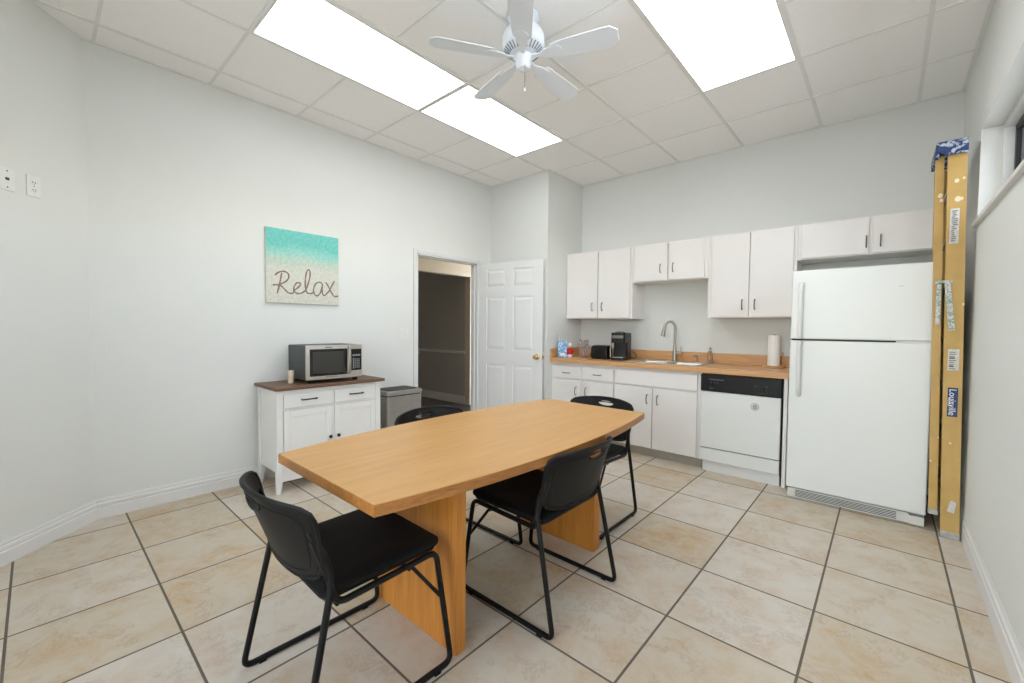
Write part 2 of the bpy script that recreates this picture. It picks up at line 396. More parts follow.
ceiling_light(4, -4, 'unseen glowing light panel added overhead on the right to brighten that side')  # extra panel out of view, added to lift the right side and back wall

# ------------------------------------------------------------------ doorway, hall beyond
cas = B()
for y0, y1 in ((D0-.045, D0), (D1, D1+.045)): cas.box(0, .012, y0, y1, 0, DH+.045)
cas.box(0, .012, D0, D1, DH, DH+.045)
struct(cas.build('trim_1', 'jamb', bevel=.004), 'white casing around the hall doorway', 'door frame')
jb = B().box(-T_-.01, .006, D0-.001, D0+.014, 0, DH).box(-T_-.01, .006, D1-.014, D1+.001, 0, DH).box(-T_-.01, .006, D0, D1, DH-.014, DH+.001)
jb.box(-.075, -.04, D0+.014, D0+.026, 0, DH-.014).box(-.075, -.04, D1-.026, D1-.014, 0, DH-.014).box(-.075, -.04, D0, D1, DH-.026, DH-.014)
j = struct(jb.build('trim_2', 'jamb'), 'white jamb with door stops lining the hall doorway', 'door frame')
sp_ = B().box(-.030, .004, D0+.013, D0+.0155, .93, .99).tube(fillet([(.0, D0+.014, .975), (.012, D0+.016, .975), (.018, D0+.03, .972)], .006), .006, 8)
sp_.build('strike_plate', 'nickel', j, smooth=True)

HX = -1.2
struct(B().box(-4.3, -T_, 1.2, 6.2, -.05, -.001).build('floor_hall', 'darkfloor'), 'dark brown floor beyond the doorway', 'floor')
struct(B().box(-4.3, -T_+.0, 1.2, 6.2, 2.5, 2.58).build('ceiling_hall', 'beige'), 'ceiling of the hall beyond the doorway', 'ceiling')
hw = B().box(HX-.12, HX, 1.2, 2.3, 0, 2.5).box(HX-.12, HX, 4.60, 6.2, 0, 2.5).box(HX-.12, HX, 2.3, 4.60, 2.05, 2.5)
struct(hw.build('wall_hall', 'beige'), 'beige hall wall and header above an opening', 'wall')
struct(B().box(-4.3, HX-.12, 4.60, 4.72, 0, 2.5).build('wall_hall_back', 'taupe'), 'dim taupe wall with a chair rail, seen through the doorway', 'wall')
struct(B().box(-4.3, -4.2, 1.2, 4.6, 0, 2.5).box(-4.3, -T_, 1.1, 1.2, 0, 2.5).box(HX, -T_, 6.1, 6.2, 0, 2.5).build('wall_hall_side', 'taupe'), 'walls enclosing the dim room beyond the hall', 'wall')
struct(B().box(-4.2, HX-.12, 4.575, 4.6, .835, .86).box(-4.2, HX-.12, 4.585, 4.6, .815, .835).build('trim_3', 'halltrim'), 'pale chair rail on the dim wall beyond the doorway', 'trim')
struct(B().box(-4.2, HX-.12, 4.582, 4.6, 0, .10).box(-4.2, HX-.12, 4.588, 4.6, .10, .128).build('baseboard_hall', 'halltrim'), 'pale baseboard on the dim wall beyond the doorway', 'baseboard')
for hp_, hlab in (((-.66, 3.2, 2.5), 'unseen round lamp added to light the hall beyond the doorway'), ((-2.9, 2.6, 2.5), 'unseen round lamp added to brighten the dim room beyond the hall')):
    hl = tag(empty('hall_fill_lamp', hp_), hlab, 'lamp')  # both lamps are added out of sight to lift the hall and far room
    B().lathe([(.12, 0), (.125, -.02), (.11, -.025)]).build('fill_lamp_base', 'nickel', hl, smooth=True)
    B().lathe([(.11, -.022), (.105, -.05), (.07, -.08), (.02, -.095), (0, -.097)]).build('fill_lamp_shade', 'hallfill' if hp_[0] > -1 else 'roomfill', hl, smooth=True)

# six-panel door, swung open in front of the chase
DWd, DHt = .878, 2.025
door = empty('door_1', (.016, D1+.002, 0), math.radians(10.2)); struct(door, 'white six-panel door swung open against the boxed-out corner', 'door')
SW, MW = .115, .10
pw = (DWd-2*SW-MW)/2
cols = [(SW, SW+pw), (SW+pw+MW, DWd-SW)]
rows = [(.23, .81), (.985, 1.62), (1.735, 1.945)]
dr = B(); th = .035
xs = [0, cols[0][0], cols[0][1], cols[1][0], cols[1][1], DWd]
zs = [.012, rows[0][0], rows[0][1], rows[1][0], rows[1][1], rows[2][0], rows[2][1], DHt]
dr.box(0, DWd, .010, th-.010, .012, DHt)
for i in range(5):
    for k in range(7):
        if i in (1, 3) and k in (1, 3, 5): continue
        for y0, y1 in ((0, .0101), (th-.0101, th)):
            dr.box(xs[i], xs[i+1], y0, y1, zs[k], zs[k+1])
bmesh.ops.remove_doubles(dr.bm, verts=dr.bm.verts, dist=1e-5)
leaf = dr.build('door_panel', 'door', door)
for (x0, x1) in cols:
    for (z0, z1) in rows:
        p = B()
        for ya, yb, ys in ((.0105, .002, 1),):
            a = .012; c_ = .040
            r0 = [(x0, ya, z0), (x1, ya, z0), (x1, ya, z1), (x0, ya, z1)]
            r1 = [(x0+a, .0095, z0+a), (x1-a, .0095, z0+a), (x1-a, .0095, z1-a), (x0+a, .0095, z1-a)]
            r2 = [(x0+c_, yb, z0+c_), (x1-c_, yb, z0+c_), (x1-c_, yb, z1-c_), (x0+c_, yb, z1-c_)]
            p.loft([r0, r1, r2])
        p.build('raised_panel', 'door', leaf)
kn = Matrix.Rotation(math.radians(90), 4, 'X')
B().lathe([(.033, 0), (.033, .004), (.026, .009), (.012, .012), (.011, .03), (.02, .036), (.028, .048), (.028, .058), (.02, .068), (0, .071)], (DWd-.062, 0, .925), 24, kn).build('door_knob', 'brass', door, smooth=True)
B().lathe([(.033, 0), (.033, .004), (.012, .009), (.011, .02), (.024, .028), (.026, .04), (0, .047)], (DWd-.062, th, .925), 20, Matrix.Rotation(math.radians(-90), 4, 'X')).build('door_knob', 'brass', door, smooth=True)
B().box(DWd-.001, DWd+.0025, .006, th-.006, .895, .955).box(DWd, DWd+.012, .011, .022, .915, .935).build('latch', 'brass', door)
for z in (.25, 1.05, 1.82): B().tube([(-.004, -.002, z-.045), (-.004, -.002, z+.045)], .005, 8).build('hinge', 'jamb', door)

# high window on the right
win = empty('window_1', (W+.085, WY0, WZ0)); struct(win, 'high recessed window with a black frame', 'window')
WL = WY1-WY0
fr = B().box(0, .045, WL-.03, WL, 0, WZ1-WZ0).box(0, .045, 0, .03, 0, WZ1-WZ0).box(0, .045, .03, WL-.03, WZ1-WZ0-.028, WZ1-WZ0).box(0, .045, .03, WL-.03, 0, .03)
fr.build('window_surround', 'jamb', win)
fb = B(); y0, y1, z0, z1 = .03, WL-.03, .03, WZ1-WZ0-.028
n = 3
for k in range(n+1):
    yy = y0+(y1-y0)*k/n; a, c_ = (yy, yy+.03) if k == 0 else ((yy-.03, yy) if k == n else (yy-.02, yy+.02)); fb.box(.042, .066, a, c_, z0, z1)
fb.box(.042, .066, y0, y1, z0, z0+.03).box(.042, .066, y0, y1, z1-.03, z1)
fb.build('window_frame', 'blkframe', win)
B().box(.052, .056, y0+.02, y1-.02, z0+.02, z1-.02).build('window_pane', 'pane', win)
struct(B().box(W-.022, W+.086, WY0-.03, WY1+.035, WZ0-.022, WZ0+.001).build('trim_4', 'trim', bevel=.004), 'white stool board under the high window', 'window sill')

wn_ = empty('window_added', (RX0, YR-.08, RZ0)); struct(wn_, 'wide unseen window added in the rear wall for frontal daylight', 'window')  # unseen window added so daylight fills the room from behind the camera
s = B(); L_, Hh = RX1-RX0, RZ1-RZ0
for k in range(4):
    x = (L_-.04)*k/3; s.box(x, x+.04, 0, .05, 0, Hh)
s.box(0, L_, 0, .05, 0, .04).box(0, L_, 0, .05, Hh-.04, Hh)
s.build('window_frame', 'jamb', wn_)
B().box(.02, L_-.02, .022, .027, .02, Hh-.02).build('window_pane', 'pane', wn_)

# ------------------------------------------------------------------ kitchen cabinets
def pull(p, vertical, L=.085, m='pewter', parent=None, out=(0, -1, 0), r=.0045):
    p = Vector(p); a = Vector((0, 0, 1)) if vertical else Vector((1, 0, 0)); o = Vector(out)
    if not vertical and abs(out[0]) > .5: a = Vector((0, 1, 0))
    pts = fillet([p-a*L/2, p-a*L/2+o*.022, p-a*L*.25+o*.03, p+a*L*.25+o*.03, p+a*L/2+o*.022, p+a*L/2], .01, 4)
    return B().tube(pts, r, 8).build('handle', m, parent, smooth=True)

def cabinet(name, label, cat, x0, x1, yf, yb, z0, z1, fronts, group, kick=None, frame_z=None):
    """fronts: (kind, x0, x1, z0, z1, handle) in world coordinates"""
    t = tag(empty(name, (x0, yb, z0)), label, cat, group); o = Vector((x0, yb, z0))
    yb_, yf_ = -.002, yf-yb+.019
    b_ = B().box(.0005, x1-x0-.0005, yf_, yb_, kick[0]-z0 if kick else 0, z1-z0)
    b_.build('cabinet_body', 'cab', t)
    if kick: B().box(.001, x1-x0-.001, yf_+kick[1], yf_+kick[1]+.02, 0, kick[0]-z0).build('toe_kick', 'cabin', t)
    for kind, a, c, e, g_, h in fronts:
        p = B().box(a-x0, c-x0, yf-yb, yf_-.001, e-z0, g_-z0).build(kind, 'cab', t, bevel=.003)
        if h:
            hx, hz, vert = h; pull((hx-x0, yf-yb, hz-z0), vert, parent=p)
    return t
YF, YW = 3.92, YB
gb = 'white base cabinets under the countertop'
cabinet('base_cabinet', 'white base cabinet at the left end, with two drawers over two doors', 'cabinet', XP+.001, 1.70, YF, YW, 0, .872,
    [('drawer', .935, 1.300, .70, .828, (1.115, .757, False)), ('drawer', 1.338, 1.690, .70, .830, (1.505, .763, False)),
     ('door', .935, 1.300, .10, .682, (1.245, .566, True)), ('door', 1.338, 1.690, .10, .682, (1.372, .568, True))], gb, kick=(.09, .055))
cabinet('base_cabinet', 'white sink base cabinet with one wide false drawer front over two doors', 'cabinet', 1.70, 2.555, YF, YW, 0, .872,
    [('false_front', 1.712, 2.520, .70, .843, None), ('door', 1.712, 2.104, .10, .682, (2.058, .575, True)), ('door', 2.112, 2.520, .10, .682, (2.162, .575, True))], gb, kick=(.09, .055))
tag(B().box(3.180, 3.205, YF, YW, .0, .872).build('end_panel', 'cab'), 'narrow white end panel between the dishwasher and the refrigerator', 'cabinet panel')
YU = 4.215
gw = 'white wall cabinets along the back wall'
cabinet('wall_cabinet', 'tall white wall cabinet at the far left, above the coffee maker', 'cabinet', XP+.001, 1.733, YU, YW, 1.362, 2.13,
    [('door', .905, 1.318, 1.370, 2.118, (1.258, 1.497, True)), ('door', 1.330, 1.708, 1.370, 2.118, (1.386, 1.497, True))], gw)
cabinet('wall_cabinet', 'short white wall cabinet above the sink', 'cabinet', 1.734, 2.497, YU, YW, 1.740, 2.13,
    [('door', 1.757, 2.110, 1.748, 2.118, (2.045, 1.868, True)), ('door', 2.125, 2.464, 1.748, 2.118, (2.172, 1.868, True))], gw)
cabinet('wall_cabinet', 'tall white wall cabinet above the dishwasher and paper towels', 'cabinet', 2.498, 3.199, YU, YW, 1.362, 2.13,
    [('door', 2.533, 2.846, 1.370, 2.118, (2.798, 1.480, True)), ('door', 2.852, 3.176, 1.370, 2.118, (2.898, 1.480, True))], gw)
cabinet('wall_cabinet', 'white wall cabinet above the refrigerator', 'cabinet', 3.20, W-.004, YU, YW, 1.838, 2.13,
    [('door', 3.230, 3.655, 1.846, 2.118, (3.640, 1.935, True)), ('door', 3.677, 4.110, 1.846, 2.118, (3.722, 1.935, True))], gw)

# countertop with sink cut-out and splashes
CT0, CT1, CX1 = .872, .916, 3.213
SX0, SX1, SY0, SY1 = 1.80, 2.47, 4.035, 4.41
ct = tag(empty('countertop', (XP, YW, CT0)), 'wood-look laminate countertop running from the boxed-out corner to the refrigerator', 'countertop')
o = Vector((XP, YW, CT0))
def lb(b_, x0, x1, y0, y1, z0, z1): return b_.box(x0-o.x, x1-o.x, y0-o.y, y1-o.y, z0-o.z, z1-o.z)
s = B()
lb(s, XP+.001, CX1, 3.895, SY0, CT0, CT1); lb(s, XP+.001, CX1, SY1, YW-.001, CT0, CT1); lb(s, XP+.001, SX0, SY0, SY1, CT0, CT1); lb(s, SX1, CX1, SY0, SY1, CT0, CT1)
s.build('counter_slab', 'butcher', ct)
s = B(); lb(s, XP+.02, CX1, YW-.02, YW-.001, CT1, 1.018); s.build('backsplash', 'butcher', ct, bevel=.003)
s = B(); lb(s, XP+.001, XP+.02, 3.90, YW-.001, CT1, 1.018); s.build('side_splash', 'butcher', ct, bevel=.003)
# sink
sk = tag(empty('kitchen_sink', (2.11, 4.22, CT1)), 'stainless steel double-bowl drop-in sink set in the countertop', 'sink')
o = Vector((2.11, 4.22, CT1)); s = B(); zt = CT1+.004
for x0, x1, y0, y1 in ((SX0-.012, SX0+.02, 4.02, 4.45), (SX1-.02, SX1+.012, 4.02, 4.45), (SX0+.02, SX1-.02, 4.02, 4.055), (SX0+.02, SX1-.02, 4.385, 4.45), (2.125, 2.145, 4.055, 4.385)):
    lb(s, x0, x1, y0, y1, CT1+.0005, zt)
s.build('sink_rim', 'steel', sk, bevel=.0015)
for x0, x1 in ((SX0+.02, 2.125), (2.145, SX1-.02)):
    rings = []
    for k, (ins, z) in enumerate(((0, zt-.001), (.004, CT1-.02), (.012, CT1-.15), (.03, CT1-.17))):
        rings.append([(x-o.x, y-o.y, z-o.z) for x, y in rrect(x0+ins, x1-ins, 4.055+ins, 4.385-ins, .03)])
    bb = B(); bb.loft(rings, cap=False); bb.bm.faces.new([v for v in bb.bm.verts][-len(rings[0]):])
    bw = bb.build('bowl', 'steel', sk, smooth=True)
    d = bw.modifiers.new('wall', 'SOLIDIFY'); d.thickness = .002; d.offset = 1
    B().lathe([(.04, .001), (.042, .004), (.03, .003), (.01, .002), (0, .002)], ((x0+x1)/2-o.x, 4.22-o.y, -.17)).build('drain', 'steel', sk, smooth=True)
# faucet
fx, fy = 2.125, 4.425
fc = tag(empty('kitchen_faucet', (fx, fy, zt)), 'tall brushed-nickel gooseneck pull-down faucet behind the sink', 'faucet')
B().lathe([(.030, 0), (.030, .006), (.024, .012), (.022, .06), (.021, .10), (.016, .13), (.0145, .16)], seg=24).build('faucet_body', 'nickel', fc, smooth=True)
dx, dy = -.86, -.5
pts = [(0, 0, .15), (0, 0, .34)]
Rr = .054
for k in range(1, 15):
    a = PI*k/14*.93; pts.append((dx*Rr*(1-math.cos(a)), dy*Rr*(1-math.cos(a)), .34+Rr*math.sin(a)*1.35))
B().tube(pts, .0125, 12).build('gooseneck', 'nickel', fc, smooth=True)
e = Vector(pts[-1]); dd = Vector((dx*.18, dy*.18, -1)).normalized()
B().tube([e, e+dd*.03, e+dd*.07, e+dd*.095], [.0135, .016, .021, .024], 14).build('spray_head', 'nickel', fc, smooth=True)
B().tube([e+dd*.095, e+dd*.099], .02, 14).build('spray_face', 'blk', fc)
hd = B().tube([(.018, -.002, .085), (.070, -.006, .085)], .013, 12).tube([(.062, -.006, .09), (.068, -.004, .155)], [.006, .005], 8)
hd.build('lever_handle', 'nickel', fc, smooth=True)
sd = tag(empty('soap_pump', (2.345, 4.432, zt)), 'small brushed-nickel deck pump to the right of the faucet', 'soap pump')
B().lathe([(.018, 0), (.018, .005), (.009, .01), (.008, .055), (.010, .058), (.010, .068), (0, .07)]).build('pump_body', 'nickel', sd, smooth=True)
B().tube([(0, 0, .06), (-.015, -.022, .064), (-.018, -.028, .057)], .005, 8).build('pump_spout', 'nickel', sd, smooth=True)
bt = tag(empty('soap_bottle', (2.458, 4.475, CT1)), 'small clear glass bottle at the right end of the sink', 'bottle')
B().lathe([(.032, 0), (.034, .004), (.034, .02), (.026, .03), (.024, .10), (.016, .115), (.012, .125), (.012, .138), (0, .139)]).build('bottle_body', 'glass', bt, smooth=True)
B().lathe([(.029, .003), (.031, .006), (.031, .018), (0, .024)]).build('soap', 'liquid', bt, smooth=True)
B().lathe([(.013, .136), (.013, .15), (.005, .152), (.004, .165), (0, .166)]).build('bottle_cap', 'nickel', bt, smooth=True)

# paper towels
pt = tag(empty('paper_towel_holder', (3.022, 4.40, CT1)), 'white paper towel roll upright on a wooden holder at the right end of the counter', 'paper towels')
B().lathe([(.082, 0), (.085, .004), (.085, .012), (.08, .016), (0, .016)], seg=32).build('holder_base', 'butcher', pt, smooth=True)
B().lathe([(.019, .017), (.046, .018), (.048, .022), (.048, .288), (.046, .292), (.019, .292), (.018, .285)], seg=32).build('paper_roll', 'paper', pt, smooth=True)
B().lathe([(.012, .015), (.012, .285), (.016, .29), (.014, .297), (0, .30)]).build('holder_rod', 'butcher', pt, smooth=True)
B().tube([(.068, .02, .012), (.068, .02, .14)], .006, 8).build('side_arm', 'butcher', pt, smooth=True)

# coffee maker
cm = tag(empty('coffee_maker', (1.615, 4.22, CT1), math.radians(12)), 'tall black single-serve coffee maker on the counter', 'coffee maker')
s = B().prism(rrect(-.075, .075, -.02, .17, .02), 0, .29).prism(rrect(-.075, .075, -.13, .02, .03), .185, .295).prism(rrect(-.07, .07, -.14, .0, .02), 0, .03)
s.build('maker_body', 'blk', cm, bevel=.004)
B().box(-.06, .06, -.132, -.128, .235, .265).build('control_band', 'pewter', cm, bevel=.002)
B().lathe([(.05, .295), (.05, .302), (.03, .307), (0, .308)], (0, -.04, 0)).build('lid', 'pewter', cm, smooth=True)
B().box(-.055, .055, -.13, -.03, .03, .034).build('drip_tray', 'steel', cm)
B().box(-.082, -.074, -.125, -.1, .03, .20).build('side_trim', 'steel', cm, bevel=.002)
cm_inv = Matrix.Rotation(-math.radians(12), 4, 'Z') @ Matrix.Translation(-Vector((1.615, 4.22, CT1)))
(B().tube([cm_inv @ p for p in fillet([(1.66, 4.40, CT1+.08), (1.69, 4.42, CT1+.07), (1.70, 4.43, CT1+.03), (1.68, 4.43, CT1+.006), (1.63, 4.44, CT1+.006)], .02)], .0035, 8).build('power_cord', 'blk', cm, smooth=True))
# toaster
to = tag(empty('toaster', (1.41, 4.17, CT1), math.radians(4)), 'black two-slot toaster left of the coffee maker', 'toaster')
prof = [(-.095, .012), (.095, .012), (.10, .03), (.092, .135), (.075, .15), (-.075, .15), (-.092, .135), (-.10, .03)]
B().loft([[(x, y, z) for x, z in prof] for y in (-.075, .075)]).build('toaster_shell', 'blk', to, bevel=.008, seg=3)
B().box(-.07, .07, -.04, -.016, .1495, .152).box(-.07, .07, .016, .04, .1495, .152).build('bread_slot', 'slot', to)
B().box(.096, .112, -.015, .015, .095, .107).build('lever', 'blk', to, bevel=.002)
B().box(-.085, .085, -.065, .065, 0, .013).build('toaster_base', 'blk', to)
# silver ornament: snowflake-like cluster of spokes
orn = tag(empty('ornament', (1.168, 4.19, CT1)), 'silvery spiky snowflake ornament standing left of the toaster', 'ornament')
s = B().lathe([(.035, 0), (.04, .006), (.02, .012), (.01, .02), (.009, .05)], seg=16)
s.build('ornament_base', 'silver', orn, smooth=True)
s = B(); cz = .118
for k in range(12):
    a = 2*PI*k/12
    L_ = .102 if k % 2 == 0 else .078
    u = Vector((math.cos(a), -.15*math.sin(3*a), math.sin(a))); c0 = Vector((0, 0, cz))
    s.tube([c0, c0+u*L_], [.010, .007], 6)
    pw_ = Vector((-math.sin(a), 0, math.cos(a)))
    for f_ in ((.4, .028), (.7, .026)) if k % 2 == 0 else ((.75, .022),):
        for sg in (-1, 1):
            s.tube([c0+u*L_*f_[0], c0+u*L_*f_[0]+(u*.6+pw_*sg)*f_[1]], [.0065, .005], 6)
    s.lathe([(.0, -.008), (.008, -.003), (.008, .003), (0, .008)], c0+u*L_, 8)
s.tube([(0, 0, .03), (0, 0, .08)], .008, 8)
s.build('snowflake', 'silver', orn, smooth=True)
# little figurine
fg = tag(empty('figurine', (1.034, 4.105, CT1), math.radians(30)), 'small festive figurine in a red coat and white cap', 'figurine')
B().lathe([(.030, .03), (.036, .045), (.034, .07), (.022, .10), (.012, .112)], seg=18).build('coat', 'red', fg, smooth=True)
B().lathe([(.028, 0), (.034, .008), (.035, .03), (.030, .036), (.02, .038)], seg=18).build('base', 'white', fg, smooth=True)
B().lathe([(0, -.022), (.015, -.016), (.022, 0), (.016, .015), (0, .021)], (0, 0, .128), 16).build('head', 'card', fg, smooth=True)
B().lathe([(.023, 0), (.025, .008), (.02, .016), (.012, .03), (.0, .034)], (0, 0, .135), 16).build('cap', 'white', fg, smooth=True)
B().tube([(-.025, 0, .095), (-.045, -.012, .085), (-.05, -.02, .075)], .010, 8).build('sleeve', 'red', fg, smooth=True)
B().tube([(.025, 0, .095), (.042, -.015, .08), (.04, -.028, .068)], .010, 8).build('sleeve', 'red', fg, smooth=True)
B().tube([(-.052, -.004, .08), (-.056, -.004, .125)], .010, 8).build('satchel', 'darkfelt', fg, smooth=True)
bx_ = tag(empty('gift_box', (.978, 4.035, CT1), math.radians(35)), 'tall pale blue printed box at the left end of the counter', 'box')
B().prism(rrect(-.052, .052, -.022, .022, .006), 0, .165).build('carton', 'bluebox', bx_)
B().prism(rrect(-.054, .054, -.024, .024, .006), .160, .192).build('lid', 'bluebox', bx_, bevel=.004)
B().box(-.03, .03, -.0232, -.0218, .02, .05).build('label_panel', 'white', bx_)

# ------------------------------------------------------------------ dishwasher
dw = tag(empty('dishwasher', (2.556, YW, 0)), 'white built-in dishwasher with a black control panel', 'dishwasher')
wd_ = .612; yf = 3.905-YW
B().box(.0, wd_, yf+.03, -.01, .09, .868).build('tub', 'blk', dw)
B().box(.004, wd_-.004, yf, yf+.03, .216, .712).build('door', 'appl', dw, bevel=.004)
cp = B().box(.0, wd_, yf-.006, yf+.03, .716, .862).build('control_panel', 'blkpanel', dw, bevel=.004)
B().box(.03, .53, yf-.010, yf-.0055, .728, .835).build('panel_inset', 'blk', cp, bevel=.003)
for x in (.095, .475): B().lathe([(.018, 0), (.018, .006), (.013, .016), (0, .017)], (x, yf-.0095, .768), 18, kn).build('knob', 'blk', cp, smooth=True)
for x0_, x1_, z0_, z1_ in ((.08, .092, .792, .797), (.112, .124, .792, .797), (.135, .147, .792, .797), (.075, .105, .738, .746), (.42, .44, .792, .796), (.50, .52, .792, .796), (.46, .49, .737, .741), (.07, .19, .815, .823)):
    B().box(x0_, x1_, yf-.0108, yf-.0098, z0_, z1_).build('printed_mark', 'ink', cp)
B().box(.21, .37, yf-.012, yf-.005, .842, .857).build('latch_grip', 'blk', cp, bevel=.002)
B().box(.004, wd_-.004, yf+.003, yf+.03, .098, .208).build('access_panel', 'appl', dw, bevel=.003)
B().box(.02, wd_-.004, yf+.03, yf+.045, .0, .094).build('toe_panel', 'applh', dw)
s = B(); cc = (.427, yf-.001, .622)
s.torus([(cc[0]+.028*math.cos(a*PI/14), cc[1], cc[2]+.028*math.sin(a*PI/14)) for a in range(28)], .0016, 6)
for z, h_ in ((.012, .013), (.003, .017), (-.006, .017), (-.014, .011)):
    for k in range(-2, 3):
        s.box(cc[0]+k*h_*.42-.0028, cc[0]+k*h_*.42+.0024, cc[1]-.001, cc[1]+.001, cc[2]+z-.0024, cc[2]+z+.0024)
s.build('round_sticker', 'ink', dw)

# ------------------------------------------------------------------ refrigerator
fx0, fx1, fyf, fyb, fz = 3.237, 3.996, 3.74, 4.50, 1.694
rf = tag(empty('refrigerator', (fx0, fyf, 0)), 'white top-freezer refrigerator between the counter and the ladder', 'refrigerator')
w_ = fx1-fx0
B().box(.004, w_-.004, .07, fyb-fyf, .02, fz-.012).build('fridge_body', 'appl', rf, bevel=.006)
B().box(0, w_, 0, .064, 1.192, fz).build('freezer_door', 'appl', rf, bevel=.009, seg=3)
B().box(0, w_, 0, .064, .078, 1.180).build('fridge_door', 'appl', rf, bevel=.009, seg=3)
B().box(.006, w_-.006, .020, .069, 1.181, 1.191).build('door_gasket', 'mesh', rf)
B().box(.585, w_-.004, .004, .06, 1.1805, 1.1915).build('centre_hinge', 'applh', rf)
for z0, z1, up in ((1.20, 1.60, 1), (.775, 1.175, -1)):
    s = B(); x = .062
    if up > 0: pts = [(x, .0, z1), (x, -.02, z1-.006), (x, -.046, z1-.05), (x, -.050, z0+.03), (x, -.046, z0)]
    else: pts = [(x, .0, z0), (x, -.02, z0+.006), (x, -.046, z0+.05), (x, -.050, z1-.03), (x, -.046, z1)]
    s.tube(fillet(pts, .02, 4), .014, 10, .75)
    zz = z0 if up > 0 else z1
    s.box(x-.014, x+.014, -.048, 0, min(zz, zz+up*.02), max(zz, zz+up*.02))
    s.build('handle', 'applh', rf, smooth=True)
gr = B().box(.012, w_-.08, .008, .03, .006, .072).build('base_grille', 'grille', rf)
s = B()
for k in range(5): s.box(.06, .62, .0065, .009, .016+k*.0105, .0205+k*.0105)
s.build('grille_slots', 'mesh', gr)
B().box(w_-.08, w_-.006, .004, .04, .004, .06).build('foot_cover', 'grille', rf, bevel=.003)
for x_ in (.03, w_-.07):
    for y_ in (.05, .66): B().box(x_, x_+.04, y_, y_+.04, 0, .022).build('foot', 'blk', rf)
B().box(.59, .612, -.001, .0005, 1.5485, 1.551).build('name_badge', 'lcd', rf)

# ------------------------------------------------------------------ step ladder, folded, standing on its feet
ld = tag(empty('step_ladder', (4.092, 3.66, 0)), 'tall folded yellow fibreglass step ladder beside the refrigerator', 'ladder')
SH = Vector((-.0152, .010, 1.0))       # lean per metre of height
def rail(xc, yw, z0, z1, hw, dep, t=.005, sgn=1):
    """channel section rail: web facing -y (sgn 1) or +y, flanges turned inwards"""
    prof = [(-hw, 0), (hw, 0), (hw, dep), (hw-t, dep), (hw-t, t), (-hw+t, t), (-hw+t, dep), (-hw, dep)]
    return B().loft([[(xc + x + SH.x*z, yw + sgn*y + SH.y*z*(1 if sgn > 0 else -6), z) for x, y in prof] for z in (z0, z1)])
o = ld.location
FR = rail(.004, -.008, .035, 2.33, .0405, .03); FR.build('front_rail', 'fibre', ld)
rail(.004, .53, .035, 2.33, .0405, .03, sgn=-1).build('front_rail', 'fibre', ld)
rail(-.068, .022, .135, 2.33, .0195, .028).build('rear_rail', 'fibre', ld)
rail(-.060, .50, .135, 2.33, .014, .028, sgn=-1).build('rear_rail', 'fibre', ld)
def dark_foot(x0, x1, y0, y1, z0, z1): B().box(x0, x1, y0, y1, z0, z1).build('foot', 'alum', ld, bevel=.004)
dark_foot(-.040, .048, -.012, .024, 0, .04); dark_foot(-.040, .048, .50, .535, 0, .04)
dark_foot(-.092, -.046, .018, .05, .118, .15); dark_foot(-.092, -.046, .47, .505, .118, .15)
for k in range(7):
    z = .32+k*.30; y1 = .525-.06*z
    B().box(-.034+SH.x*z, .042+SH.x*z, -.002+.01*z, y1, z-.018, z).build('step', 'alum', ld, bevel=.003)
for k in range(6):
    z = .40+k*.36
    B().box(-.071+SH.x*z, -.050+SH.x*z, .028+.01*z, .49-.06*z, z-.012, z).build('rear_brace', 'alum', ld)
zc = 2.325
cp_ = B()
cp_.prism([(-.124, -.012), (.012, -.012), (.012, .40), (-.124, .40)], zc+.012, zc+.075)
cp_.box(-.128, -.108, -.008, .10, zc-.015, zc+.02).box(-.085, .012, -.014, -.006, zc-.012, zc+.02)
cpo = cp_.build('top_cap', 'cap', ld, bevel=.010, seg=3)
s = B().box(-.104, -.030, -.006, .0, 1.548, 1.566)
s.box(-.096, -.076, .008, .014, 1.30, 1.56)
s.loft([[(x, y, z) for x, y in ((a-.013, -.004), (a+.013, -.004), (a+.013, .002), (a-.013, .002))] for a, z in ((-.052, 1.555), (-.024, 1.262))])
for x in (-.086, -.058, -.038): s.lathe([(.006, 0), (.006, .004), (0, .005)], (x, -.006, 1.557), 10, kn)
s.build('spreader_bar', 'spread', ld)
def sticker(name, x0, x1, z0, z1, m):
    sx = SH.x*(z0+z1)/2; yy = -.008+SH.y*(z0+z1)/2
    pts = [(x0, z0), (x1, z0), (x1, z1), (x0, z1)]
    return B().loft([[(x, -.0088+SH.y*z-d, z) for x, z in pts] for d in (0, .0012)]).build(name, m, ld)
st1 = sticker('warning_label', -.052, -.012, 1.785, 1.995, 'label')
s = B()
for k in range(16):
    z = 1.80+k*.0118; ww = random.uniform(.012, .028); xx = random.uniform(-.046, -.040)
    s.box(xx, xx+ww, -.0120+SH.y*z, -.0095+SH.y*z, z, z+.005)
s.build('label_print', 'ink', st1)
st2 = sticker('data_label', -.036, .012, 1.022, 1.15, 'label')
s = B()
for k in range(9):
    z = 1.03+k*.0125; ww = random.uniform(.018, .034)
    s.box(-.03, -.03+ww, -.0120+SH.y*z, -.0095+SH.y*z, z, z+(.009 if k in (1, 5) else .004))
s.build('label_print', 'ink', st2)
st3 = sticker('brand_label', -.030, .014, .742, .918, 'lblue')
text('brand_lettering', 'Louisville', .043, 'lwhite', st3, frame_T((-.010, -.0022-.008+.0083, .83), (0, 0, -1), (1, 0, 0)) )
text('brand_lettering', 'LADDER', .014, 'lwhite', st3, frame_T((-.024, -.0022-.008+.0083, .83), (0, 0, -1), (1, 0, 0)))
st4 = B().loft([[(x, -.0085-d, z) for x, z in ((-.012, .165), (.018, .158), (.026, .225), (.004, .236), (-.002, .222))] for d in (0, .002)]).build('torn_tag', 'label', ld)
s = B()
